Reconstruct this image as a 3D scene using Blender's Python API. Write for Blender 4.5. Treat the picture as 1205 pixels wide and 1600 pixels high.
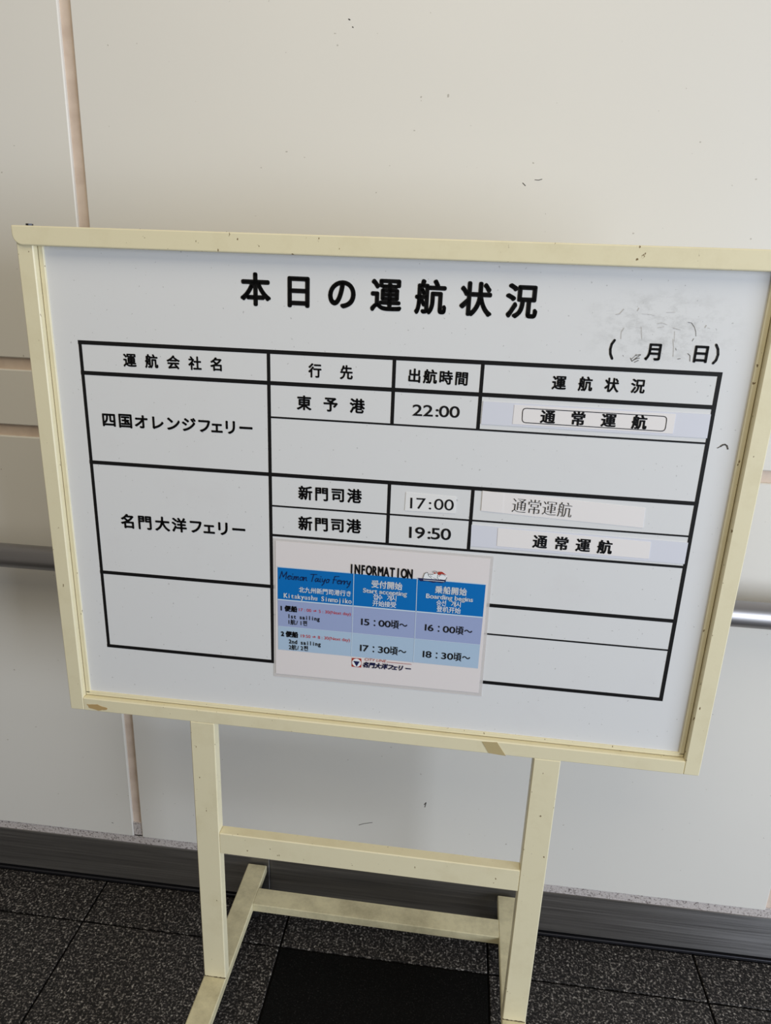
import bpy, math, random
from mathutils import Vector, Matrix
random.seed(7)
for o in list(bpy.data.objects): bpy.data.objects.remove(o, do_unlink=True)
SC = bpy.context.scene
COL = SC.collection

# ------------------------------------------------------------------ camera
# Board frame: x along the sign, y into the wall, z up; origin at the top
# centre of the printed table; unit = printed table width (U metres).
U = 0.888
ZT = -1.3295                 # top of the feet
ZF = 1.3295 + 0.12           # floor is at board z = -ZF
YAW = -0.0106                # the stand is turned a touch against the wall
FPX = 1104.51
RV = Vector((0.314, 0.1158, 0.0559))
CB = Vector((0.1328, -1.1027, 0.1101))
RR = Matrix.Rotation(RV.length, 3, RV.normalized()) @ Matrix(((1, 0, 0), (0, 0, -1), (0, 1, 0)))
RZ = Matrix.Rotation(YAW, 3, 'Z')

def world(v):                # board units -> world metres
    return RZ @ Vector((v[0]*U, v[1]*U, (v[2]+ZF)*U))

cd = bpy.data.cameras.new('camera')
cd.sensor_fit = 'VERTICAL'; cd.sensor_height = 24.0; cd.lens = FPX/1600*24.0
cd.clip_start = 0.02
cam = bpy.data.objects.new('camera', cd); COL.objects.link(cam)
Rw = RZ @ Matrix((RR[0], -RR[1], -RR[2])).transposed()
cam.matrix_world = Matrix.Translation(world(CB)) @ Rw.to_4x4()
SC.camera = cam

def ray(px, py):
    return RR.transposed() @ Vector(((px-602.5)/FPX, (py-800)/FPX, 1.0))
def bp(px, py, y=0.0):       # pixel -> (x, z) on a plane parallel to the board
    d = ray(px, py); t = (y-CB.y)/d.y
    return Vector((CB.x+t*d.x, CB.z+t*d.z))

# ------------------------------------------------------------------ light
W = bpy.data.worlds.new('world'); SC.world = W; W.use_nodes = True
bg = W.node_tree.nodes['Background']
bg.inputs[0].default_value = (1.0, 0.945, 0.84, 1); bg.inputs[1].default_value = 0.23

def area(name, loc, tgt, sx, sy, power, col):
    l = bpy.data.lights.new(name, 'AREA'); l.shape = 'RECTANGLE'; l.size = sx; l.size_y = sy
    l.energy = power; l.color = col
    o = bpy.data.objects.new(name, l); COL.objects.link(o)
    o.location = loc
    o.rotation_euler = (Vector(tgt)-Vector(loc)).to_track_quat('-Z', 'Y').to_euler()
    return o
area('window_daylight', (3.55, -2.4, 1.15), (0.1, 0.25, 0.7), 2.7, 2.0, 150, (0.80, 0.885, 1.0))
area('ceiling_lamp', (-0.1, -1.5, 3.3), (0.0, -0.6, 0), 1.8, 1.8, 31, (1.0, 0.90, 0.68))

SC.view_settings.view_transform = 'Standard'
SC.view_settings.look = 'None'
SC.view_settings.gamma = 1.0
SC.view_settings.use_curve_mapping = False
SC.view_settings.exposure = 0.0

# ------------------------------------------------------------------ materials
def srgb(r, g, b):
    f = lambda c: (c/255)/12.92 if c/255 <= 0.04045 else ((c/255+0.055)/1.055)**2.4
    return (f(r), f(g), f(b), 1)

class NT:
    def __init__(s, name):
        s.m = bpy.data.materials.new(name); s.m.use_nodes = True
        s.t = s.m.node_tree; s.b = s.t.nodes['Principled BSDF']
        s.co = None
    def n(s, typ, **kw):
        nd = s.t.nodes.new(typ)
        for k, v in kw.items():
            if k in nd.inputs: 
                if hasattr(v, 'is_output') or isinstance(v, bpy.types.NodeSocket): s.t.links.new(v, nd.inputs[k])
                else: nd.inputs[k].default_value = v
            else: setattr(nd, k, v)
        return nd
    def link(s, a, b): s.t.links.new(a, b)
    def coord(s, which='Object'):
        if s.co is None: s.co = s.n('ShaderNodeTexCoord')
        return s.co.outputs[which]
    def noise(s, scale, detail=3, rough=0.5, vec=None, **kw):
        nd = s.n('ShaderNodeTexNoise'); nd.inputs['Scale'].default_value = scale
        nd.inputs['Detail'].default_value = detail; nd.inputs['Roughness'].default_value = rough
        s.link(vec if vec is not None else s.coord(), nd.inputs['Vector'])
        return nd.outputs['Fac']
    def mapping(s, scale=(1, 1, 1), loc=(0, 0, 0)):
        nd = s.n('ShaderNodeMapping'); nd.inputs['Scale'].default_value = scale
        nd.inputs['Location'].default_value = loc
        s.link(s.coord(), nd.inputs['Vector']); return nd.outputs['Vector']
    def ramp(s, fac, stops):
        nd = s.n('ShaderNodeValToRGB'); s.link(fac, nd.inputs['Fac'])
        el = nd.color_ramp.elements
        while len(el) < len(stops): el.new(0.5)
        for e, (p, c) in zip(el, stops): e.position = p; e.color = c if len(c) == 4 else (*c, 1)
        return nd.outputs['Color']
    def mix(s, fac, a, b):
        nd = s.n('ShaderNodeMix'); nd.data_type = 'RGBA'
        for i, v in ((0, fac), (6, a), (7, b)):
            if isinstance(v, bpy.types.NodeSocket): s.link(v, nd.inputs[i])
            else: nd.inputs[i].default_value = v
        return nd.outputs[2]
    def math(s, op, a, b=0.0):
        nd = s.n('ShaderNodeMath'); nd.operation = op
        for i, v in ((0, a), (1, b)):
            if isinstance(v, bpy.types.NodeSocket): s.link(v, nd.inputs[i])
            else: nd.inputs[i].default_value = v
        return nd.outputs[0]
    def bump(s, h, strength, dist=0.001):
        nd = s.n('ShaderNodeBump'); nd.inputs['Strength'].default_value = strength
        nd.inputs['Distance'].default_value = dist
        s.link(h, nd.inputs['Height']); s.link(nd.outputs[0], s.b.inputs['Normal'])
    def set(s, col=None, rough=None, metal=None, **kw):
        if col is not None:
            if isinstance(col, bpy.types.NodeSocket): s.link(col, s.b.inputs['Base Color'])
            else: s.b.inputs['Base Color'].default_value = col
        if rough is not None:
            if isinstance(rough, bpy.types.NodeSocket): s.link(rough, s.b.inputs['Roughness'])
            else: s.b.inputs['Roughness'].default_value = rough
        if metal is not None: s.b.inputs['Metallic'].default_value = metal
        for k, v in kw.items(): s.b.inputs[k].default_value = v
        return s.m
BLK = (0, 0, 0, 1); WHT = (1, 1, 1, 1)
M = {}
def plain(name, col, rough=0.5, metal=0.0, **kw):
    M[name] = NT(name).set(col, rough, metal, **kw); return M[name]

# cream paint, with small chips and rubbed dirt
t = NT('cream_paint')
chips = t.ramp(t.noise(150, 2, 0.6, t.mapping((1, 1, 0.55))), [(0.715, BLK), (0.75, WHT)])
grime = t.ramp(t.noise(16, 5, 0.7), [(0.5, BLK), (0.85, (0.35, 0.35, 0.35, 1))])
c = t.mix(grime, srgb(231, 222, 190), srgb(200, 186, 146))
c = t.mix(chips, c, srgb(120, 98, 62))
t.bump(t.noise(320, 2), 0.06); M['cream_paint'] = t.set(c, 0.42)

# cream paint of the feet and stretcher: the same, dusty
t = NT('dusty_cream_paint')
g = t.ramp(t.noise(9, 6, 0.75), [(0.42, BLK), (0.8, (0.9, 0.9, 0.9, 1))])
c = t.mix(g, srgb(216, 207, 172), srgb(146, 136, 108))
t.bump(t.noise(320, 2), 0.06); M['dusty_cream_paint'] = t.set(c, 0.5)

# white board face: rubbed-out writing near the date, fine specks
t = NT('white_board_face')
def ell(cx, cz, rx, rz):
    v = t.mapping((1/rx, 0, 1/rz), (-cx/rx, 0, -cz/rz))
    ln = t.n('ShaderNodeVectorMath'); ln.operation = 'LENGTH'; t.link(v, ln.inputs[0])
    return t.ramp(ln.outputs['Value'], [(0.35, WHT), (1.0, BLK)])
c0 = bp(1033, 515)
e1 = ell(c0.x*U, (c0.y+ZF)*U, 0.115, 0.06)
sm = t.ramp(t.noise(38, 6, 0.72, t.mapping((1, 1, 1.5))), [(0.47, BLK), (0.78, WHT)])
e1m = t.math('MULTIPLY', e1, sm)
sp = t.ramp(t.noise(210, 1, 0.4), [(0.73, BLK), (0.77, WHT)])
c = t.mix(t.math('MULTIPLY', e1m, 0.5), srgb(226, 227, 230), srgb(120, 118, 114))
c = t.mix(t.math('MULTIPLY', sp, 0.33), c, srgb(110, 105, 105))
sm2 = t.ramp(t.noise(9, 5, 0.65), [(0.55, BLK), (0.9, WHT)])
c = t.mix(t.math('MULTIPLY', sm2, 0.12), c, srgb(190, 175, 178))
M['white_board_face'] = t.set(c, 0.34)

# enamelled wall panel
t = NT('enamel_panel')
spk = t.ramp(t.noise(120, 1, 0.4), [(0.785, BLK), (0.81, WHT)])
c = t.mix(t.ramp(t.noise(1.7, 3), [(0.3, BLK), (0.8, WHT)]), srgb(229, 226, 221), srgb(225, 222, 217))
c = t.mix(t.math('MULTIPLY', spk, 0.5), c, srgb(140, 130, 118))
t.bump(t.noise(2.2, 2), 0.12, 0.004); M['enamel_panel'] = t.set(c, 0.38)

t = NT('joint_sealant')
c = t.mix(t.ramp(t.noise(30, 4), [(0.4, BLK), (0.75, WHT)]), srgb(218, 200, 186), srgb(200, 180, 166))
M['joint_sealant'] = t.set(c, 0.7)
t = NT('rough_sealant')
c = t.mix(t.ramp(t.noise(230, 3, 0.7), [(0.52, BLK), (0.66, WHT)]), srgb(198, 190, 188), srgb(112, 102, 100))
t.bump(t.noise(260, 3), 0.5, 0.002); M['rough_sealant'] = t.set(c, 0.85)

# brushed dark steel of the skirting
t = NT('brushed_dark_steel')
br = t.noise(60, 4, 0.6, t.mapping((0.05, 1, 4.0)))
c = t.mix(t.ramp(br, [(0.35, BLK), (0.7, WHT)]), srgb(132, 130, 130), srgb(156, 154, 154))
tg = t.n('ShaderNodeTangent'); tg.direction_type = 'RADIAL'; tg.axis = 'Z'; t.link(tg.outputs[0], t.b.inputs['Tangent'])
t.b.inputs['Anisotropic'].default_value = 0.85; t.b.inputs['Anisotropic Rotation'].default_value = 0.25
M['brushed_dark_steel'] = t.set(c, t.ramp(br, [(0.3, (0.36,)*3), (0.7, (0.48,)*3)]), 0.9)
t = NT('brushed_steel')
br = t.noise(80, 4, 0.6, t.mapping((0.04, 1, 4.0)))
M['brushed_steel'] = t.set(srgb(160, 157, 158), t.ramp(br, [(0.3, (0.40,)*3), (0.7, (0.5,)*3)]), 1.0)

# dark speckled granite
t = NT('dark_granite')
v1 = t.noise(215, 3, 0.7); v2 = t.noise(90, 2, 0.5); v3 = t.noise(34, 2, 0.5)
g = t.math('ADD', t.math('MULTIPLY', v1, 0.8), t.math('MULTIPLY', v2, 0.22))
c = t.ramp(g, [(0.44, srgb(20, 19, 19)), (0.53, srgb(44, 41, 41)), (0.60, srgb(112, 107, 104)), (0.68, srgb(190, 186, 180))])
c = t.mix(t.math('MULTIPLY', t.ramp(v3, [(0.70, BLK), (0.74, WHT)]), 0.45), c, srgb(170, 166, 160))
t.bump(g, 0.15, 0.0008); M['dark_granite'] = t.set(c, 0.55, **{'Specular IOR Level': 0.25})
t = NT('black_granite')
c = t.ramp(t.noise(330, 3, 0.6), [(0.48, srgb(6, 6, 6)), (0.62, srgb(16, 16, 16)), (0.74, srgb(50, 48, 47))])
M['black_granite'] = t.set(c, 0.8, **{'Specular IOR Level': 0.12})
plain('tile_joint', srgb(12, 11, 11), 0.9, **{'Specular IOR Level': 0.1})

plain('black_print', srgb(15, 14, 16), 0.5, **{'Specular IOR Level': 0.3})
plain('black_ink', srgb(13, 13, 18), 0.6, **{'Specular IOR Level': 0.3})
plain('grey_scuff', srgb(92, 88, 84), 0.8)
plain('pale_scuff', srgb(190, 187, 184), 0.8)
plain('rust', srgb(184, 154, 104), 0.85)
plain('dirt', srgb(74, 60, 36), 0.9)
plain('groove_brown', srgb(98, 80, 44), 0.9)
plain('slip_plastic', srgb(222, 224, 236), 0.35)
plain('slip_paper', srgb(238, 234, 235), 0.55)
plain('slip_paper_clean', srgb(236, 236, 238), 0.5)
plain('sheet_paper', srgb(234, 228, 230), 0.3, **{'Coat Weight': 0.4, 'Coat Roughness': 0.15})
plain('blue_print', srgb(0, 112, 192), 0.35)
plain('periwinkle_print', srgb(158, 172, 214), 0.35)
plain('pale_blue_print', srgb(176, 200, 226), 0.35)
plain('rule_print', srgb(205, 222, 240), 0.35)
plain('white_ink', srgb(240, 244, 250), 0.4)
plain('navy_ink', srgb(12, 30, 84), 0.4)
plain('red_ink', srgb(206, 40, 44), 0.4)
plain('logo_red', srgb(176, 58, 44), 0.4)
plain('logo_navy', srgb(28, 34, 84), 0.4)
plain('black_rubber', srgb(22, 22, 24), 0.65)
plain('dark_metal', srgb(70, 70, 76), 0.4, 0.9)
t = NT('laminate_film')
t.set(srgb(236, 232, 232), 0.18); t.b.inputs['Alpha'].default_value = 0.55; M['laminate_film'] = t.m
t = NT('aged_clear_tape')
t.set(srgb(196, 176, 128), 0.3); t.b.inputs['Alpha'].default_value = 0.6; M['aged_clear_tape'] = t.m

# ------------------------------------------------------------------ mesh helpers
class MB:
    def __init__(s): s.v = []; s.f = []
    def add(s, vs, fs):
        k = len(s.v); s.v += [tuple(v) for v in vs]; s.f += [tuple(i+k for i in f) for f in fs]
    def box(s, x0, x1, y0, y1, z0, z1, b=0.0):
        if b <= 0:
            s.add([(x, y, z) for x in (x0, x1) for y in (y0, y1) for z in (z0, z1)],
                  [(0, 1, 3, 2), (4, 6, 7, 5), (0, 4, 5, 1), (2, 3, 7, 6), (0, 2, 6, 4), (1, 5, 7, 3)])
            return
        # chamfered box: 24 vertices
        vs = []; idx = {}
        X = (x0, x1); Y = (y0, y1); Z = (z0, z1)
        for i in (0, 1):
            for j in (0, 1):
                for k in (0, 1):
                    sx, sy, sz = (b, -b)[i], (b, -b)[j], (b, -b)[k]
                    for ax in range(3):
                        p = [X[i]+sx, Y[j]+sy, Z[k]+sz]
                        p[ax] = (X[i], Y[j], Z[k])[ax]
                        idx[i, j, k, ax] = len(vs); vs.append(tuple(p))
        fs = []
        for ax in range(3):
            o = [a for a in range(3) if a != ax]
            for sd in (0, 1):
                q = []
                for m, n in ((0, 0), (1, 0), (1, 1), (0, 1)):
                    key = [0, 0, 0]; key[ax] = sd; key[o[0]] = m; key[o[1]] = n
                    q.append(idx[(*key, ax)])
                fs.append(tuple(q))
        for ax in range(3):          # edges along ax
            o = [a for a in range(3) if a != ax]
            for m in (0, 1):
                for n in (0, 1):
                    k0 = [0, 0, 0]; k0[o[0]] = m; k0[o[1]] = n; k1 = list(k0); k1[ax] = 1
                    fs.append((idx[(*k0, o[0])], idx[(*k1, o[0])], idx[(*k1, o[1])], idx[(*k0, o[1])]))
        for i in (0, 1):
            for j in (0, 1):
                for k in (0, 1): fs.append(tuple(idx[i, j, k, a] for a in range(3)))
        s.add(vs, fs)
    def cyl(s, a, b, r, n=24, caps=True):
        a, b = Vector(a), Vector(b); d = (b-a).normalized()
        u = d.orthogonal().normalized(); w = d.cross(u)
        ring = [(math.cos(2*math.pi*i/n), math.sin(2*math.pi*i/n)) for i in range(n)]
        vs = [a+r*(c*u+q*w) for c, q in ring]+[b+r*(c*u+q*w) for c, q in ring]
        fs = [(i, (i+1) % n, n+(i+1) % n, n+i) for i in range(n)]
        if caps: fs += [tuple(range(n)), tuple(range(n, 2*n))]
        s.add(vs, fs)
    def prism(s, pts, y0, y1):       # outline in (x, z), extruded in y
        n = len(pts)
        s.add([(x, y0, z) for x, z in pts]+[(x, y1, z) for x, z in pts],
              [tuple(range(n)), tuple(range(2*n-1, n-1, -1))]+[(i, n+i, n+(i+1) % n, (i+1) % n) for i in range(n)])
    def stroke(s, pts, w, y, cap=True, n=8):   # flat ribbon in the (x, z) plane
        pts = [Vector((p[0], p[1])) for p in pts]
        for a, b in zip(pts, pts[1:]):
            d = b-a
            if d.length < 1e-9: continue
            q = Vector((-d.y, d.x)).normalized()*w/2
            s.add([(p.x, y, p.y) for p in (a+q, a-q, b-q, b+q)], [(0, 1, 2, 3)])
        if cap:
            for p in pts:
                s.add([(p.x+w/2*math.cos(2*math.pi*i/n), y, p.y+w/2*math.sin(2*math.pi*i/n)) for i in range(n)], [tuple(range(n))])
    def poly(s, pts, y): s.add([(p[0], y, p[1]) for p in pts], [tuple(range(len(pts)))])
    def mesh(s, name, smooth=False, f=None):
        me = bpy.data.meshes.new(name)
        me.from_pydata([f(v) for v in s.v] if f else s.v, [], s.f); me.update()
        import bmesh
        bm = bmesh.new(); bm.from_mesh(me); bmesh.ops.recalc_face_normals(bm, faces=bm.faces); bm.to_mesh(me); bm.free()
        if smooth:
            for p in me.polygons: p.use_smooth = len(p.vertices) == 4
        return me

def lm(v): return (v[0]*U, v[1]*U, (v[2]+ZF)*U)      # board units -> stand-local metres
def obj(name, mb, mat, parent=None, smooth=False, label=None, kind=None, f=None, inherit=None):
    o = bpy.data.objects.new(name, mb.mesh(name, smooth, f)); COL.objects.link(o)
    o.data.materials.append(M[mat]); o.parent = parent
    if label: o['label'] = label
    if kind: o['kind'] = kind
    return o
def empty(name, loc, rz, label, cat, group=None):
    e = bpy.data.objects.new(name, None); COL.objects.link(e); e.empty_display_size = 0.05
    e.location = loc; e.rotation_euler = (0, 0, rz); e['label'] = label; e['category'] = cat
    if group: e['group'] = group
    return e
def part(name, mb, mat, parent, **kw):               # part whose geometry is in board units
    org = parent.get('_o') if parent else None
    return obj(name, mb, mat, parent, f=lm, **kw)

# ------------------------------------------------------------------ the wall and the floor (world axes, metres)
YP = 0.308*U                  # face of the wall panels
JW = 0.0235                   # joint width in units
XJ = [-2.215, -0.636, 0.943, 2.52]
def structure(name, mb, mat, parent=None, **kw):
    o = obj(name, mb, mat, parent, **kw)
    if parent is None: o['kind'] = 'structure'
    return o
def label(o, text, cat=None):
    o['label'] = text
    if cat: o['category'] = cat
m = MB(); m.box(-2.3, 2.5, YP+0.0065, YP+0.12, 0.0, 2.9)
wall = structure('wall_back', m, 'joint_sealant'); label(wall, 'cream enamelled panel wall with recessed pinkish joints', 'wall')
zrows = [(0.1578, 1.2083), (1.2335, 1.3520), (1.3770, 3.2)]
for i in range(3):
    for z0, z1 in zrows:
        m = MB(); m.box((XJ[i]+JW/2)*U, (XJ[i+1]-JW/2)*U, YP, YP+0.016, z0*U, z1*U, 0.0018)
        o = obj('wall_panel', m, 'enamel_panel', wall)
m = MB()
m.box(-2.3, 2.5, YP+0.003, YP+0.02, 0.128*U, 0.1578*U+0.004, 0.001)
tr = structure('trim_1', m, 'rough_sealant'); label(tr, 'rough grey sealant line along the foot of the wall panels', 'sealant')
m = MB(); m.box((XJ[1]-JW/2)*U, (XJ[1]+JW/2)*U, YP+0.003, YP+0.02, 0.157*U, 0.200*U, 0.0008)
obj('sealant_stub', m, 'rough_sealant', tr)
# skirting: two lengths that meet behind the stand
m = MB(); m.box(-2.3, 2.5, YP+0.006, YP+0.02, 0.0, 0.134*U)
bb = structure('baseboard_back', m, 'tile_joint'); label(bb, 'dark brushed steel skirting along the wall', 'baseboard')
xs = -0.2857*U
for x0, x1 in ((-2.3, xs-0.0006), (xs+0.0006, 2.5)):
    m = MB(); m.box(x0, x1, YP+0.0005, YP+0.01, 0.012*U, 0.134*U, 0.001); obj('skirting_plate', m, 'brushed_dark_steel', bb)
    m = MB(); m.box(x0, x1, YP-0.004, YP+0.01, 0.0, 0.0085*U, 0.001); obj('floor_strip', m, 'dark_metal', bb)

m = MB(); m.box(-2.3, 2.5, -2.6, YP+0.12, -0.06, -0.0045)
fl = structure('floor', m, 'tile_joint'); label(fl, 'dark speckled granite tile floor', 'floor')
TS = 0.5068; JX = 0.2809; JY = 0.1795; TJ = 0.0052
xl = [JX+TS*k for k in range(-6, 6)]
yr = [(JY, 0.308-0.004/U)]+[(JY-TS*(k+1), JY-TS*k) for k in range(5)]
for r, (y0, y1) in enumerate(yr):
    for x0 in xl:
        x1 = x0+TS
        if x1*U > 2.5 or x0*U < -2.3: continue
        dark = (r == 1 and abs(x1-JX) < 1e-6)
        m = MB(); w = TS-TJ; h = (y1-y0)-TJ*(0.5 if r == 0 else 1)
        cx, cy = (x0+x1)/2, (y0+TJ/2)+h/2
        m.box(-w/2*U, w/2*U, -h/2*U, h/2*U, -0.012, -0.0006 if dark else 0.0, 0.0012)
        o = obj('floor_tile', m, 'black_granite' if dark else 'dark_granite', fl)
        o.location = (cx*U, cy*U, random.uniform(-0.0004, 0))
        if dark: o['label'] = 'plain black floor tile'

# a few scuffs on the wall panels
def wp(px, py):
    d = RZ @ ray(px, py); o = world(CB); k = (YP-o.y)/d.y; return (o.x+k*d.x, o.z+k*d.z)
for ln, w in ((((561, 1289), (568, 1287), (582, 1285)), 0.0012), (((836, 281), (842, 281.5), (847, 280)), 0.001), (((817, 286), (821, 290)), 0.0012), (((663, 1257), (666, 1254), (664, 1261)), 0.0016), (((545, 30), (547, 31)), 0.0016), (((551, 42), (552, 43)), 0.0014), (((175, 1285), (177, 1286)), 0.0014)):
    m = MB(); m.stroke([wp(*p) for p in ln], w, YP-0.0003); obj('scuff', m, 'grey_scuff', wall)

# handrail
rl = empty('handrail', (0, YP, 0.962*U), 0, 'round brushed steel handrail along the panel wall behind the sign', 'handrail')
ry = -0.08*U; rr = 0.0262*U
m = MB(); m.cyl((-2.3, ry, 0), (2.5, ry, 0), rr, 40); obj('rail_tube', m, 'brushed_steel', rl, smooth=True)
for x in (-0.42, 0.46):
    m = MB(); m.cyl((x*U, 0.001, -0.055), (x*U, -0.006, -0.055), 0.03, 24)
    m.cyl((x*U, -0.004, -0.055), (x*U, ry, -0.055), 0.008, 16); m.cyl((x*U, ry, -0.061), (x*U, ry, -rr+0.003), 0.008, 16)
    obj('bracket', m, 'brushed_steel', rl)

# ------------------------------------------------------------------ the sign stand
st = empty('sign_stand', (0, 0, 0), YAW, 'cream painted metal stand holding a white ferry timetable board', 'sign')
YFR = -0.014                  # front of the frame, board face is y = 0
BV = 0.0016
def bar(name, x0, x1, y0, y1, z0, z1, mat='cream_paint', b=BV, **kw):
    m = MB(); m.box(x0, x1, y0, y1, z0, z1, b); return part(name, m, mat, st, **kw)
XO, XI = 0.5787, 0.5515
ZB, ZBI = -0.690, -0.663
ZTR0, ZTR1 = 0.1410, 0.1695
for s in (-1, 1):
    bar('frame_stile', min(s*XO, s*XI), max(s*XO, s*XI), YFR, 0.016, ZB, 0.146)
bar('frame_bottom_rail', -XI-0.0005, XI+0.0005, YFR, 0.016, ZB, ZBI)
# capping rail: lower corners rounded
R = 0.016; xo = XO+0.003
pts = [(-xo, ZTR1), (-xo, ZTR0+R)]
pts += [(-xo+R-R*math.cos(a), ZTR0+R-R*math.sin(a)) for a in [math.radians(k*15) for k in range(1, 7)]]
pts += [(-x, z) for x, z in reversed(pts)]
m = MB(); m.prism(pts, YFR-0.0042, 0.018)
top = part('frame_top_rail', m, 'cream_paint', st)
bv = top.modifiers.new('edge', 'BEVEL'); bv.width = 0.0016; bv.segments = 2; bv.limit_method = 'ANGLE'; bv.angle_limit = 0.9
for x in (-0.5655, 0.5655):
    m = MB(); m.cyl((x, 0.006, ZTR1-0.001), (x, 0.006, ZTR1+0.004), 0.0055, 6); part('bolt', m, 'dark_metal', st)
# glazing beads and the groove beside them, a plain dark brown strip
XB = 0.5422; ZBB = -0.6540; YB = -0.0032
for s in (-1, 1):
    a, b = sorted((s*XB, s*(XI-0.0011))); bar('bead', a, b, YB, 0.004, ZBB-0.004, 0.146, b=0.0007)
bar('bead', -XI+0.0011, XI-0.0011, YB, 0.004, ZBI+0.0011, ZBB, b=0.0007)
m = MB()
for s in (-1, 1): m.box(min(s*XI, s*(XI-0.002)), max(s*XI, s*(XI-0.002)), -0.0012, 0.004, ZBI, 0.142)
m.box(-XI, XI, -0.0012, 0.004, ZBI, ZBI+0.002)
part('groove', m, 'groove_brown', st)
m = MB(); m.box(-XI-0.004, XI+0.004, 0.0, 0.006, ZBI-0.004, 0.150)
board = part('board_panel', m, 'white_board_face', st)
m = MB(); m.box(-XI-0.002, XI+0.002, 0.0062, 0.013, ZBI, 0.150); part('back_panel', m, 'cream_paint', st)

# legs, crossbar, feet
LX0, LX1 = 0.2950, 0.3424; LB = 0.0095
for s in (-1, 1):
    bar('leg', min(s*LX0, s*LX1), max(s*LX0, s*LX1), YFR, LB, ZT-0.0005, ZB+0.0004)
bar('crossbar', -LX0-0.0004, LX0+0.0004, YFR+0.0006, LB, -0.9936, -0.9434)
FH = 0.0225
for s in (-1, 1):
    ft = bar('foot', min(s*LX0, s*LX1)-0.0008, max(s*LX0, s*LX1)+0.0008, -0.33, 0.3000, ZT-FH, ZT, 'dusty_cream_paint', 0.002)
bar('stretcher', -LX0-0.0004, LX0+0.0004, 0.1795, 0.2292, ZT-FH, ZT-0.0004, 'dusty_cream_paint')
# weld dirt where the legs meet the feet
for s in (-1, 1):
    m = MB()
    for k in range(16):
        x = s*(LX0+0.002+k*(LX1-LX0-0.004)/15); r = random.uniform(0.0008, 0.002)
        m.cyl((x, YFR-0.0006, ZT+random.uniform(-.0005, .001)), (x, YFR+0.001, ZT+0.0008), r, 6)
    part('weld_seam', m, 'dirt', st)
# casters
for s in (-1, 1):
    for y in (0.255, -0.275):
        x = s*(LX0+LX1)/2
        m = MB(); m.box(x-0.02, x+0.02, y-0.02, y+0.02, ZT-FH-0.004, ZT-FH+0.0005, 0.001)
        m.cyl((x, y, ZT-FH-0.018), (x, y, ZT-FH-0.003), 0.013, 16)
        for q in (-1, 1): m.box(x+q*0.0165-0.0015, x+q*0.0165+0.0015, y-0.012, y+0.022, -ZF+0.026, ZT-FH-0.014)
        m.cyl((x-0.02, y+0.010, -ZF+0.036), (x+0.02, y+0.010, -ZF+0.036), 0.005, 12)
        cs = part('caster', m, 'dark_metal', st)
        m = MB(); m.cyl((x-0.013, y+0.010, -ZF+0.036), (x+0.013, y+0.010, -ZF+0.036), 0.036, 28)
        part('wheel', m, 'black_rubber', cs)
# yellowed tape over the bottom rail and a rusted patch
def on(px, y): 
    q = bp(px[0], px[1], y); return (q.x, q.y)
m = MB()
q = [on(p, YFR-0.0003) for p in ((753.5, 1159), (777, 1160), (790.5, 1181), (764, 1176.5))]
m.prism(q, YFR-0.0009, YFR+0.0002)
part('tape_scrap', m, 'aged_clear_tape', st, label='scrap of yellowed clear tape')
m = MB(); cc = bp(151, 1105, YFR); n = 22
pp = [(cc.x+(0.020+0.003*math.sin(3*a+1)+random.uniform(-.0012, .0012))*math.cos(a), cc.y+0.0005*math.sin(5*a)-0.006*math.cos(a)*0.2+(0.0058+random.uniform(-.0008, .0008))*math.sin(a)) for a in [2*math.pi*k/n for k in range(n)]]
m.prism(pp, YFR-0.0004, YFR+0.0002); part('rust_patch', m, 'rust', st, label='patch of brown rust')

# ------------------------------------------------------------------ lettering
_cache = {}
def contours(body):
    if body in _cache: return _cache[body]
    cu = bpy.data.curves.new('glyph', 'FONT'); cu.body = body; cu.size = 1
    ob = bpy.data.objects.new('glyph', cu); COL.objects.link(ob)
    dg = bpy.context.evaluated_depsgraph_get()
    oe = ob.evaluated_get(dg); c2 = oe.to_curve(dg, apply_modifiers=False)
    out = []
    for sp in c2.splines:
        bz = sp.bezier_points; n = len(bz); pts = []
        for i in range(n):
            a, b = bz[i], bz[(i+1) % n]
            p0, p1, p2, p3 = (Vector(v[:2]) for v in (a.co, a.handle_right, b.co, b.handle_left))
            p2, p3 = Vector(b.handle_left[:2]), Vector(b.co[:2])
            chord = (p3-p0).length
            dev = max(((p1-p0)-(p3-p0)*((p1-p0).dot(p3-p0)/max(chord**2, 1e-12))).length, ((p2-p0)-(p3-p0)*((p2-p0).dot(p3-p0)/max(chord**2, 1e-12))).length) if chord > 1e-9 else 0
            k = 1 if dev < 0.002 else (3 if dev < 0.03 else 6)
            for j in range(k):
                u = j/k; w = 1-u
                q = w**3*p0+3*w*w*u*p1+3*w*u*u*p2+u**3*p3
                if not pts or (q-pts[-1]).length > 1e-5: pts.append(q)
        if len(pts) > 2 and (pts[0]-pts[-1]).length < 1e-5: pts.pop()
        if len(pts) > 2: out.append(pts)
    oe.to_curve_clear()
    bpy.data.objects.remove(ob); bpy.data.curves.remove(cu)
    _cache[body] = out
    return out
def bbox(cs):
    xs = [p.x for c in cs for p in c]; ys = [p.y for c in cs for p in c]
    return min(xs), max(xs), min(ys), max(ys)
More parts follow.
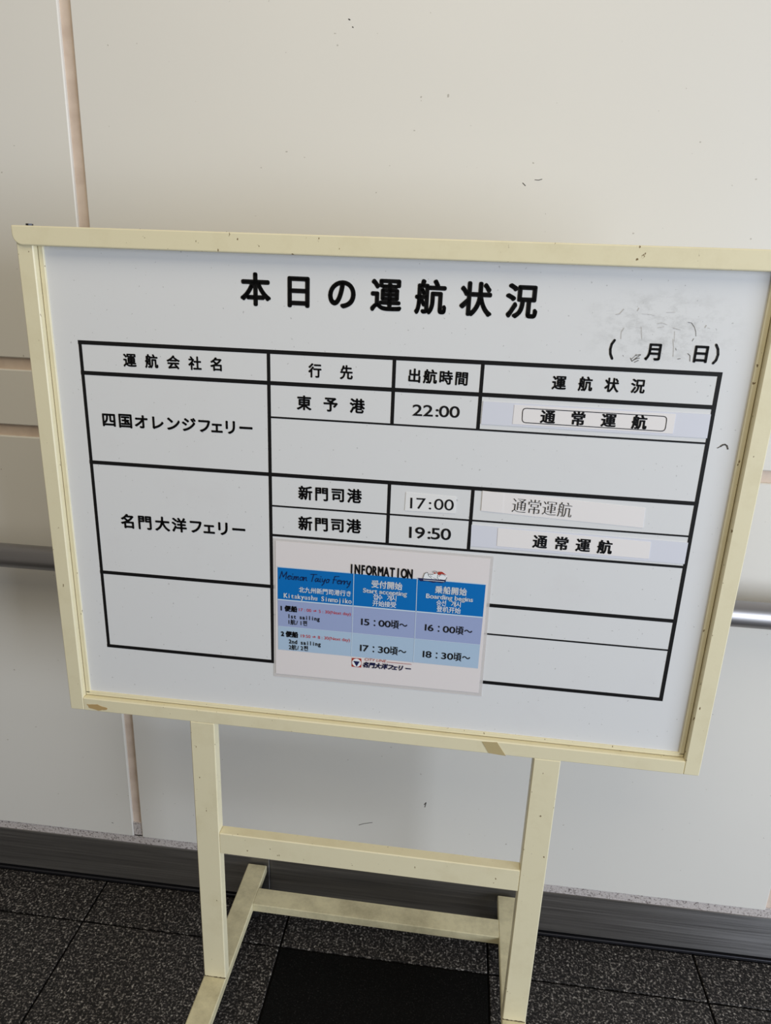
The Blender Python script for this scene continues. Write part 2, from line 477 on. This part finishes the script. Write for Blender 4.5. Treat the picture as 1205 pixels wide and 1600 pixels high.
def serifed(cs, dy, dx):       # thin horizontals, keep uprights: a Mincho-like weight
    def area_(c): return sum(a.x*b.y-b.x*a.y for a, b in zip(c, c[1:]+c[:1]))/2
    out = []
    big = max(cs, key=lambda c: abs(area_(c))); sg = 1 if area_(big) > 0 else -1
    for c in cs:
        n = len(c); q = []
        for i in range(n):
            a, b, d = c[i-1], c[i], c[(i+1) % n]
            t1 = (b-a).normalized(); t2 = (d-b).normalized()
            n1 = Vector((-t1.y, t1.x))*sg; n2 = Vector((-t2.y, t2.x))*sg
            nx = n1.x if abs(n1.x) > abs(n2.x) else n2.x
            ny = n1.y if abs(n1.y) > abs(n2.y) else n2.y
            q.append(b+Vector((nx*dx, ny*dy)))
        out.append(q)
    return out
def put(m, cs, f, y, rad):
    """fill the contours (mapped by f into board x, z) and round them out by rad"""
    cs = [[f(p) for p in c] for c in cs]
    cu = bpy.data.curves.new('fill', 'CURVE'); cu.dimensions = '2D'; cu.fill_mode = 'BOTH'
    for c in cs:
        sp = cu.splines.new('POLY'); sp.points.add(len(c)-1); sp.use_cyclic_u = True
        for q, p in zip(sp.points, c): q.co = (p[0]*100, p[1]*100, 0, 1)
    ob = bpy.data.objects.new('fill', cu)
    me = ob.to_mesh()
    m.add([(v.co.x/100, y, v.co.y/100) for v in me.vertices], [tuple(p.vertices) for p in me.polygons])
    ob.to_mesh_clear(); bpy.data.objects.remove(ob); bpy.data.curves.remove(cu)
    if rad > 0:
        for c in cs: m.stroke(list(c)+[c[0]], 2*rad, y, True, 8)
def scale_at(px, py):
    a = bp(px, py); return (bp(px+1, py)-a).length, (bp(px, py+1)-a).length
def grid(m, s, p0, p1, ink, y, w=0.02, shear=0.0, pos=None, mincho=None, asc=1.0):
    """characters at even steps from pixel centre p0 to p1; ink = pixel size of a full character"""
    a, b = bp(*p0), bp(*p1); ux, uz = scale_at((p0[0]+p1[0])/2, (p0[1]+p1[1])/2)
    ew = ink[0]*ux/(0.9+2*w); eh = ink[1]*uz/(0.88+2*w); rad = w*min(ew, eh)
    d = (b-a); d = d.normalized() if d.length > 0 else Vector((1, 0)); nrm = Vector((-d.y, d.x))
    n = len(s)
    for i, ch in enumerate(s):
        if ch == ' ': continue
        t = (pos[i] if pos else (i/(n-1) if n > 1 else 0))
        o = a.lerp(b, t); cs = contours(ch); x0, x1, y0, y1 = bbox(cs)
        cx = 0.5 if (ord(ch) > 0x2E80 and not 0xAC00 <= ord(ch) < 0xD7B0) else (x0+x1)/2
        if ch == '：': cx = (x0+x1)/2
        k = asc if ord(ch) < 128 else 1.0
        if mincho: cs = serifed(cs, *mincho)
        def f(p):
            lx = (p.x-cx+shear*(p.y-0.37))*ew*k; lz = (p.y-0.37)*eh
            return o+d*lx+nrm*lz
        put(m, cs, f, y, rad)
def span(m, s, p0, p1, h, y, w=0.0, shear=0.0, ref=None):
    """a whole string set naturally: p0, p1 = pixel left and right ends at mid-height, h = pixel height of ref"""
    a, b = bp(*p0), bp(*p1); ux, uz = scale_at((p0[0]+p1[0])/2, (p0[1]+p1[1])/2)
    cs = contours(s); x0, x1, y0, y1 = bbox(cs)
    hh = 0.69; eh = h*uz/(hh+2*w); d = b-a; L = d.length; d = d.normalized(); nrm = Vector((-d.y, d.x))
    ew = L/(x1-x0+2*w); rad = w*min(ew, eh)
    def f(p): return a+d*((p.x-x0+w+shear*(p.y-hh/2))*ew)+nrm*((p.y-hh/2)*eh)
    put(m, cs, f, y, rad)

YL = -0.0005
RND = (0.018, 0.018)         # inset before rounding out: round-ended strokes
def print_part(name, parent, mat, fn, label=None):
    m = MB(); fn(m); return part(name, m, mat, parent, label=label)
T = lambda *a, **k: (lambda m: grid(m, *a, **k))

print_part('title_lettering', board, 'black_print', T('本日の運航状況', (399.5, 452.6), (815.7, 471), (49.5, 54), YL, 0.052, mincho=RND))
for ch, q, ink in (('月', (1023, 549.7), (29, 28)), ('日', (1095.5, 553), (31, 29))):
    print_part('date_character', board, 'black_print', T(ch, q, (q[0]+1, q[1]+0.05), ink, YL, 0.05, mincho=RND))
for pp in (((176, 410), (150, 445), (137, 490), (138, 535), (153, 575)), ((1087, 452), (1102, 490), (1103, 540), (1085, 590), (1058, 617))):
    print_part('date_bracket', board, 'black_print', lambda m: m.stroke([bp(930+x*0.1743, 460+z*0.1743) for x, z in pp], 0.0036, YL))
HD = [('運航会社名', (203, 563), (338.9, 569.4), (20.5, 21.5)), ('行先', (492.6, 579.2), (541.6, 581.9), (20.5, 22.5)),
      ('出航時間', (648, 587), (721.5, 591.6), (22, 22)), ('運航状況', (874, 598.2), (997.3, 603.5), (22.5, 22.5))]
for s, a, b, ink in HD:
    for i, ch in enumerate(s):
        q = (a[0]+(b[0]-a[0])*i/(len(s)-1), a[1]+(b[1]-a[1])*i/(len(s)-1))
        print_part('heading_character', board, 'black_print', T(ch, q, (q[0]+1, q[1]+(b[1]-a[1])/(b[0]-a[0])), ink, YL, 0.048, mincho=RND))
k = [456, 526, 594, 660, 727, 793, 858, 910, 966, 1030]; k = [(v-k[0])/(k[-1]-k[0]) for v in k]
print_part('company_lettering', board, 'black_print', T('四国オレンジフェリー', (170.5, 656), (384.6, 669), (23.5, 23), YL, 0.05, pos=k, mincho=RND))
k = [537, 608, 682, 753, 822, 877, 935, 1000]; k = [(v-k[0])/(k[-1]-k[0]) for v in k]
print_part('company_lettering', board, 'black_print', T('名門大洋フェリー', (200.5, 814.6), (373.4, 827.7), (23.5, 22.5), YL, 0.05, pos=k, mincho=RND))
for s, a, b, ink in (('東予港', (475.5, 629.6), (558.4, 634.5), (23, 23)), ('新門司港', (477.4, 770.5), (554, 775.2), (22.5, 22)), ('新門司港', (477.4, 818), (553, 822.3), (22.5, 22))):
    print_part('destination_lettering', board, 'black_print', T(s, a, b, ink, YL, 0.046, mincho=(0.015, 0.015)))
for s, a, b, k in (('22:00', (652.5, 640.3), (710.7, 643.0), (0, .288, .532, .718, 1)), ('19:50', (641.5, 831.0), (697, 834.0), (0, .27, .53, .71, 1))):
    print_part('time_lettering', board, 'black_print', T(s, a, b, (32, 22.5), YL, 0.012, pos=k))

# ruled table
TH, TV, TN = 0.0064, 0.0056, 0.0029
def zmean(*pp): return sum(bp(*p).y for p in pp)/len(pp)
def xmean(*pp): return sum(bp(*p).x for p in pp)/len(pp)
zt, zb = -0.003, -0.5535
xL, xR = -0.4972, 0.4968
z1 = zmean((128.8, 583), (1116.8, 635.7)); z2 = zmean((423, 652.8), (1106, 691.8)); z3 = zmean((143, 722), (1088, 786.8))
z4 = zmean((426.6, 790.8), (1078, 837.5)); z5 = zmean((426.6, 836.2), (1069.4, 885.8)); z6 = zmean((160.6, 894), (425.7, 915.4), (764.3, 946), (1055, 970.7))
z7 = zmean((759.4, 990.4), (1046.8, 1016))
x1 = xmean((419, 551), (427, 1030)); x2 = xmean((616.3, 562), (613, 662), (609, 757), (605, 848)); x3 = xmean((755, 568), (747.7, 670), (738.6, 765), (732, 859))
m = MB()
def hl(x0, x1_, z, w): m.add([(x0, YL+0.0001, z-w/2), (x1_, YL+0.0001, z-w/2), (x1_, YL+0.0001, z+w/2), (x0, YL+0.0001, z+w/2)], [(0, 1, 2, 3)])
def vl(x, z0, z1_, w): m.add([(x-w/2, YL+0.0002, z0), (x+w/2, YL+0.0002, z0), (x+w/2, YL+0.0002, z1_), (x-w/2, YL+0.0002, z1_)], [(0, 1, 2, 3)])
e = TH/2
for z in (zt, z1, z3, z6, zb): hl(xL-e, xR+e, z, TH)
for z in (z2, z4, z7): hl(x1, xR, z, TN)
hl(x1, xR, z5, 0.0042)
vl(xL, zb, zt, TV); vl(xR, zb, zt, TH); vl(x1, zb, zt, TV)
for x in (x2, x3): vl(x, z2, zt, TV); vl(x, z5, z3, TV)
part('table_rules', m, 'black_print', board, label='black ruled lines of the timetable')

# scuffs and ink scribbles left on the board
m = MB()
q = lambda f, *pp: [bp(f[0]+x*f[2], f[1]+z*f[2]) for x, z in pp]
A = (1100, 690, 0.0871)
m.stroke(q(A, (300, 85), (335, 60), (380, 50), (415, 75), (430, 130)), 0.0022, YL); m.stroke(q(A, (245, 115), (300, 85)), 0.0012, YL)
D = (930, 460, 0.1743)
for ln in (((835, 250), (865, 255), (890, 290), (903, 330), (905, 375)), ((320, 585), (350, 560), (372, 535)), ((330, 600), (365, 572), (410, 540)), ((345, 588), (375, 575), (398, 570)),
           ((318, 570), (332, 600)), ((352, 608), (390, 590)), ((365, 548), (405, 538)), ((832, 530), (852, 550), (850, 600)), ((722, 480), (728, 500)), ((740, 580), (765, 575)), ((870, 420), (885, 395)), ((250, 545), (256, 556))):
    m.stroke(q(D, *ln), random.uniform(0.0004, 0.0009), YL, n=6)
part('scuff_mark', m, 'grey_scuff', board, label='dark scuffs and scribbles left on the board', kind='stuff')
m = MB()
for ln in (((420, 175), (500, 180), (530, 190)), ((560, 262), (600, 255), (650, 272)), ((640, 162), (720, 160)), ((232, 400), (235, 340), (262, 300)), ((700, 300), (735, 310), (765, 318)), ((700, 400), (705, 480), (700, 560)),
           ((185, 180), (220, 175), (260, 130)), ((380, 150), (395, 120)), ((985, 300), (1000, 275)), ((1010, 300), (1030, 305)), ((415, 290), (420, 400)), ((560, 300), (620, 290)), ((715, 330), (712, 420))):
    m.stroke(q(D, *ln), random.uniform(0.0004, 0.0009), YL, False)
E2 = (0, 700, 0.3734)
part('rubbed_mark', m, 'pale_scuff', board, label='pale rubbed-out marker traces beside the date', kind='stuff')

# ------------------------------------------------------------------ slips and the information sheet: things held on the board
GROUPS = []
def mean(pp): return Vector((sum(p[0] for p in pp)/len(pp), sum(p[1] for p in pp)/len(pp)))
def thing(name, quad_px, label, cat, group=None):
    cpt = mean([bp(*p) for p in quad_px])
    e = empty(name, world((cpt.x, 0, cpt.y)), YAW, label, cat, group)
    return e, cpt
def sub(name, mb, mat, parent, c, label=None):
    return obj(name, mb, mat, parent, f=lambda v: ((v[0]-c.x)*U, v[1]*U, (v[2]-c.y)*U), label=label)
def slab(quad_px, y0, y1):
    m = MB(); m.prism([tuple(bp(*p)) for p in quad_px], y1, y0); return m

# "17:00" slip
Q = ((634.7, 769.2), (713.2, 776.6), (711.3, 802.2), (632.6, 797.6))
e, c = thing('time_slip', Q, 'small white paper slip printed 17:00 stuck on the board', 'paper slip')
sub('paper', slab(Q, 0.0002, -0.0008), 'slip_paper_clean', e, c)
m = MB(); grid(m, '17:00', (643.0, 785.0), (702, 788.0), (30, 21.5), -0.0012, 0.0, pos=(0, .26, .5, .73, 1)); sub('lettering', m, 'black_ink', e, c)

# status slips in the last column
Q = ((755.2, 626.8), (1111, 647.3), (1104.8, 684.6), (751.8, 662.3))
e, c = thing('status_slip', Q, 'pale magnetic status strip with a black rounded outline, in the 22:00 row', 'paper slip')
sub('magnetic_strip', slab(Q, 0.0002, -0.0010), 'slip_plastic', e, c)
Q2 = ((804, 632.5), (1056, 647), (1051, 677.5), (801, 662.3))
sub('paper', slab(Q2, -0.0008, -0.0015), 'slip_paper', e, c)
m = MB(); grid(m, '通常運航', (856.2, 651), (999, 659.6), (23, 21), -0.0019, 0.034, mincho=(0.008, -0.006)); sub('lettering', m, 'black_ink', e, c)
m = MB(); R4 = [bp(*p) for p in ((817, 637.4), (1042.3, 650.5), (1038.9, 673.6), (815.7, 659.8))]
ol = []
for i in range(4):
    p, a, b = R4[i], R4[i-1], R4[(i+1) % 4]; r = 0.006
    pa = p+(a-p).normalized()*r; pb = p+(b-p).normalized()*r
    ol += [(pa*(1-u)**2+p*2*u*(1-u)+pb*u*u) for u in (0, .25, .5, .75, 1)]
m.stroke(ol+[ol[0]], 0.0012, -0.0018); sub('outline', m, 'black_ink', e, c)

Q = ((754, 766.5), (1008.3, 794), (1004.6, 824.6), (751.6, 798))
e, c = thing('status_slip', Q, 'slightly crooked thin white paper slip with thin lettering, in the 17:00 row', 'paper slip')
sub('paper', slab(Q, 0.0002, -0.0008), 'slip_paper', e, c)
Q2 = ((754.3, 766.8), (787.6, 770.2), (785.5, 801.2), (752, 797.7))
sub('paper_tab', slab(Q2, -0.0006, -0.0012), 'slip_paper', e, c)
m = MB(); grid(m, '通常運航', (811.7, 789.7), (882.8, 796.4), (21.5, 22), -0.0015, 0.0, mincho=(0.018, 0.004)); sub('lettering', m, 'black_ink', e, c)

Q = ((737, 819.6), (1075.4, 847.7), (1069.4, 881), (735.3, 852.8))
e, c = thing('status_slip', Q, 'pale magnetic status strip without an outline, in the 19:50 row', 'paper slip')
sub('magnetic_strip', slab(Q, 0.0002, -0.0010), 'slip_plastic', e, c)
Q2 = ((778.4, 824.8), (1017, 846.5), (1013.8, 872.7), (776.4, 852.9))
sub('paper', slab(Q2, -0.0008, -0.0015), 'slip_paper', e, c)
m = MB(); grid(m, '通常運航', (844, 846), (945, 854.4), (22.5, 20.5), -0.0019, 0.032, mincho=(0.008, -0.006)); sub('lettering', m, 'black_ink', e, c)

# laminated information sheet
Q = ((427.5, 840.8), (771.8, 869.4), (752.6, 1087.6), (428.6, 1056))
e, c = thing('information_sheet', Q, 'laminated information sheet with blue boarding time table stuck low on the board', 'sheet')
S = lambda name, mb, mat, label=None: sub(name, mb, mat, e, c, label)
S('laminate_film', slab(Q, -0.0004, -0.0009), 'laminate_film')
Qp = ((431, 844.5), (766.5, 872.5), (748, 1082), (431.5, 1051.5))
S('paper', slab(Qp, -0.0006, -0.0014), 'sheet_paper')
Y1, Y2, Y3 = -0.0017, -0.0020, -0.0023
def lerp2(a, b, t): return (a[0]+(b[0]-a[0])*t, a[1]+(b[1]-a[1])*t)
L4 = [(434.2, 885), (434.3, 935.8), (434.9, 977.3), (435.2, 1013.9)]
R4 = [(759.2, 912.6), (754.6, 964), (750.3, 1006.6), (747, 1043.7)]
top_d = (553.4, 652.3); bot_d = (549.4, 646.3)
def at(row, xt, xb, k):       # point on row line k at the divider that runs from xt (top) to xb (bottom)
    y0, y3 = L4[0][1], L4[3][1]
    x = xt+(xb-xt)*k/3
    t = (x-L4[k][0])/(R4[k][0]-L4[k][0]); return lerp2(L4[k], R4[k], t)
ncol = [(None, 0), (0, 1), (1, None)]
for k, mat in ((0, 'blue_print'), (1, 'periwinkle_print'), (2, 'pale_blue_print')):
    for a, b in ncol:
        la = L4[k] if a is None else at(k, top_d[a], bot_d[a], k); lb = L4[k+1] if a is None else at(k, top_d[a], bot_d[a], k+1)
        ra = R4[k] if b is None else at(k, top_d[b], bot_d[b], k); rb = R4[k+1] if b is None else at(k, top_d[b], bot_d[b], k+1)
        m = MB(); m.poly([bp(*p) for p in (la, ra, rb, lb)], Y1); S('table_cell', m, mat)
m = MB()
for i in (0, 1): m.stroke([bp(*at(0, top_d[i], bot_d[i], k)) for k in range(4)], 0.0011, Y2)
for k in (0, 1): m.stroke([bp(*L4[k]), bp(*R4[k])], 0.0014 if k == 0 else 0.0022, Y2)
m.stroke([bp(*L4[2]), bp(*R4[2])], 0.0008, Y2)
S('table_rules', m, 'rule_print')
def letters(name, mat, fns):
    m = MB()
    for f in fns: f(m)
    S(name, m, mat)
G = lambda *a, **k: (lambda m: grid(m, *a, **k))
P = lambda *a, **k: (lambda m: span(m, *a, **k))
letters('heading_lettering', 'black_ink', [G('INFORMATION', (550, 887.5), (641, 895.5), (12.0, 20.0), Y3, 0.055)])
# hand-drawn script line
SCR = {'M': [[(0, 0), (.12, 1), (.38, .25), (.68, 1), (.72, 0)]], 'e': [[(0, .3), (.35, .36), (.33, .52), (.15, .52), (.02, .25), (.15, 0), (.4, .1)]],
       'i': [[(.05, .5), (.05, .08), (.2, .05)], [(.07, .74), (.09, .78)]], 'm': [[(0, .5), (.02, 0), (.08, .4), (.22, .5), (.26, 0), (.32, .4), (.47, .5), (.5, .08), (.6, .05)]],
       'o': [[(.18, .5), (.02, .3), (.12, 0), (.33, .1), (.34, .4), (.18, .5), (.42, .45)]], 'n': [[(0, .5), (.02, 0), (.1, .4), (.28, .5), (.32, .08), (.44, .05)]],
       'T': [[(-.1, .95), (.6, 1)], [(.25, .98), (.18, 0)]], 'a': [[(.34, .45), (.15, .5), (.02, .2), (.12, 0), (.3, .2), (.36, .48), (.36, .08), (.5, .08)]],
       'y': [[(0, .5), (.06, .1), (.22, .1), (.34, .5)], [(.34, .5), (.28, -.1), (.1, -.42)]], 'F': [[(.1, 0), (.15, .95), (.62, 1)], [(.02, .5), (.45, .52)]],
       'r': [[(0, .5), (.03, 0), (.1, .36), (.3, .5)]]}
ADV = {'M': .86, 'e': .46, 'i': .28, 'm': .66, 'o': .44, 'n': .5, 'T': .5, 'a': .52, 'y': .44, 'F': .52, 'r': .34, ' ': .3}
def script(m, s, p0, p1, h, w, y):
    a, b = bp(*p0), bp(*p1); d = b-a; L = d.length; d = d.normalized(); nr = Vector((-d.y, d.x))
    tot = sum(ADV[ch] for ch in s); k = L/tot; hz = h*scale_at(*p0)[1]; x = 0
    for ch in s:
        for ln in SCR.get(ch, []):
            m.stroke([a+d*((x+u+0.16*v)*k)+nr*(v*hz) for u, v in ln], w, y)
        x += ADV[ch]
letters('script_lettering', 'navy_ink', [lambda m: script(m, 'Meimon Taiyo Ferry', (437.5, 903.2), (548.5, 913.4), 11.5, 0.0012, Y3)])
letters('destination_lettering', 'white_ink', [G('北九州新門司港行き', (472, 920.8), (545.3, 926.8), (8.6, 8.6), Y3, 0.02),
        G('Kitakyushu Sinmojiko', (447, 929.3), (547.3, 938.3), (9.2, 9.6), Y3, 0.03)])
letters('sailing_lettering', 'black_ink', [
    G('1便船', (440.2, 949.2), (460.2, 951.0), (9.6, 9.2), Y3, 0.05), G('2便船', (442.2, 989.2), (461.6, 990.9), (9.6, 9.2), Y3, 0.05),
    G('1st sailing', (452.3, 961.7), (498.2, 965.9), (8.0, 8.0), Y3, 0.03), G('2nd sailing', (454, 1001.2), (499.7, 1005.4), (8.0, 8.0), Y3, 0.03),
    G('1航/1편', (452.3, 970.8), (477.2, 973), (7.6, 8), Y3, 0.02), G('2航/2편', (454, 1010.2), (478.6, 1012.2), (7.6, 8), Y3, 0.02)])
for tx, a, b in (('17 : 00 ⇒ 5 : 30(Next day)', (467.8, 951.6), (548.6, 958.6)), ('19:50 ⇒ 8 : 30(Next day)', (470.8, 992.6), (547.2, 999.2))):
    letters('sailing_time_lettering', 'red_ink', [P(tx, a, b, 4.6, Y3, 0.0)])
letters('column_lettering', 'white_ink', [
    G('受付開始', (586.6, 912), (623, 915.3), (11.6, 11.6), Y3, 0.03), P('Start accepting', (567.6, 921.3), (636.4, 927.3), 7.2, Y3, 0.03),
    G('접수 개시', (587, 931.9), (616, 934.3), (8.6, 9.0), Y3, 0.015), G('开始接受', (587, 941.9), (615, 944.2), (9.0, 8.8), Y3, 0.015)])
letters('column_lettering', 'white_ink', [
    G('乗船開始', (686, 920.6), (723.7, 924.0), (11.6, 11.6), Y3, 0.03), P('Boarding begins', (666, 929.9), (739.4, 936.3), 7.2, Y3, 0.03),
    G('승선 개시', (686, 941), (716.5, 943.6), (8.6, 9.0), Y3, 0.015), G('登机开始', (687, 950.8), (715.4, 953.3), (9.0, 8.8), Y3, 0.015)])
tp = [0, .118, .308, .477, .626, .795, 1]
for s, a, b in (('15：00頃～', (566, 970.2), (630.7, 976.0)), ('16：00頃～', (665.6, 979.0), (732, 985.6)), ('17：30頃～', (564.3, 1011), (629, 1017.2)), ('18：30頃～', (662.3, 1020.6), (728.7, 1026.8))):
    letters('time_lettering', 'black_ink', [G(s, a, b, (12.2, 12.8), Y3, 0.018, pos=tp, asc=1.55)])
# company mark
K = (540, 1015, 0.0996)
kq = lambda *pp: [bp(K[0]+x*K[2], K[1]+z*K[2]) for x, z in pp]
m = MB(); m.poly(kq((102, 122), (252, 134), (249, 272), (100, 258)), Y2); S('logo_square', m, 'logo_red')
cc = kq((176, 197))[0]; rx = (kq((246, 203))[0]-cc).length
m = MB(); m.poly([(cc.x+rx*0.99*math.cos(2*math.pi*i/32), cc.y+rx*math.sin(2*math.pi*i/32)) for i in range(32)], Y2-0.0002); S('logo_disc', m, 'white_ink')
m = MB(); m.poly(kq((130, 172), (222, 182), (178, 256)), Y2-0.0004)
m.stroke(kq((130, 172), (222, 182)), 0.0012, Y2-0.0004); S('logo_triangle', m, 'logo_navy')
letters('logo_lettering', 'logo_red', [P('CITY LINE', (570.5, 1029.2), (603.5, 1032.2), 3.9, Y3, 0.0, shear=0.25), lambda m: m.stroke(kq((650, 186), (1035, 222)), 0.0007, Y3)])
letters('company_lettering', 'logo_navy', [G('名門大洋フェリー', (572.4, 1037.8), (638.2, 1044.0), (9.6, 8.6), Y3, 0.05, shear=0.28, pos=[0, .14, .29, .44, .58, .69, .82, 1.0])])
# little ferry drawing
K2 = (640, 880, 0.0664)
q2 = lambda *pp: [bp(K2[0]+x*K2[2], K2[1]+z*K2[2]) for x, z in pp]
m = MB(); m.poly(q2((190, 335), (865, 390), (845, 435), (760, 455), (640, 435), (560, 445), (420, 410), (260, 410)), Y2-0.0002); S('ship_hull', m, 'logo_navy')
m = MB(); m.poly(q2((320, 345), (360, 230), (430, 200), (450, 250), (560, 250), (660, 230), (740, 200), (850, 250), (880, 320), (850, 385)), Y2-0.0003); S('ship_cabin', m, 'white_ink')
m = MB(); m.poly(q2((655, 225), (690, 190), (770, 190), (860, 255), (880, 268), (760, 240), (720, 260), (680, 265)), Y2-0.0005)
m.poly(q2((570, 215), (600, 200), (625, 212), (610, 232), (580, 230)), Y2-0.0005); S('ship_funnel', m, 'logo_red')
m = MB()
for ln in (((320, 345), (360, 230), (430, 200), (450, 280), (530, 350)), ((440, 245), (560, 250)), ((540, 200), (580, 175), (640, 180), (655, 220)), ((670, 260), (660, 330), (690, 370)), ((700, 300), (730, 260), (800, 255), (850, 290)), ((880, 320), (870, 355), (830, 385), (720, 370)), ((490, 280), (530, 300)), ((560, 330), (640, 360))):
    m.stroke(q2(*ln), 0.0006, Y2-0.0006, n=6)
S('ship_outline', m, 'black_ink')
m = MB(); m.stroke(q2((330, 380), (820, 420)), 0.0009, Y2-0.0006); S('ship_stripe', m, 'white_ink')
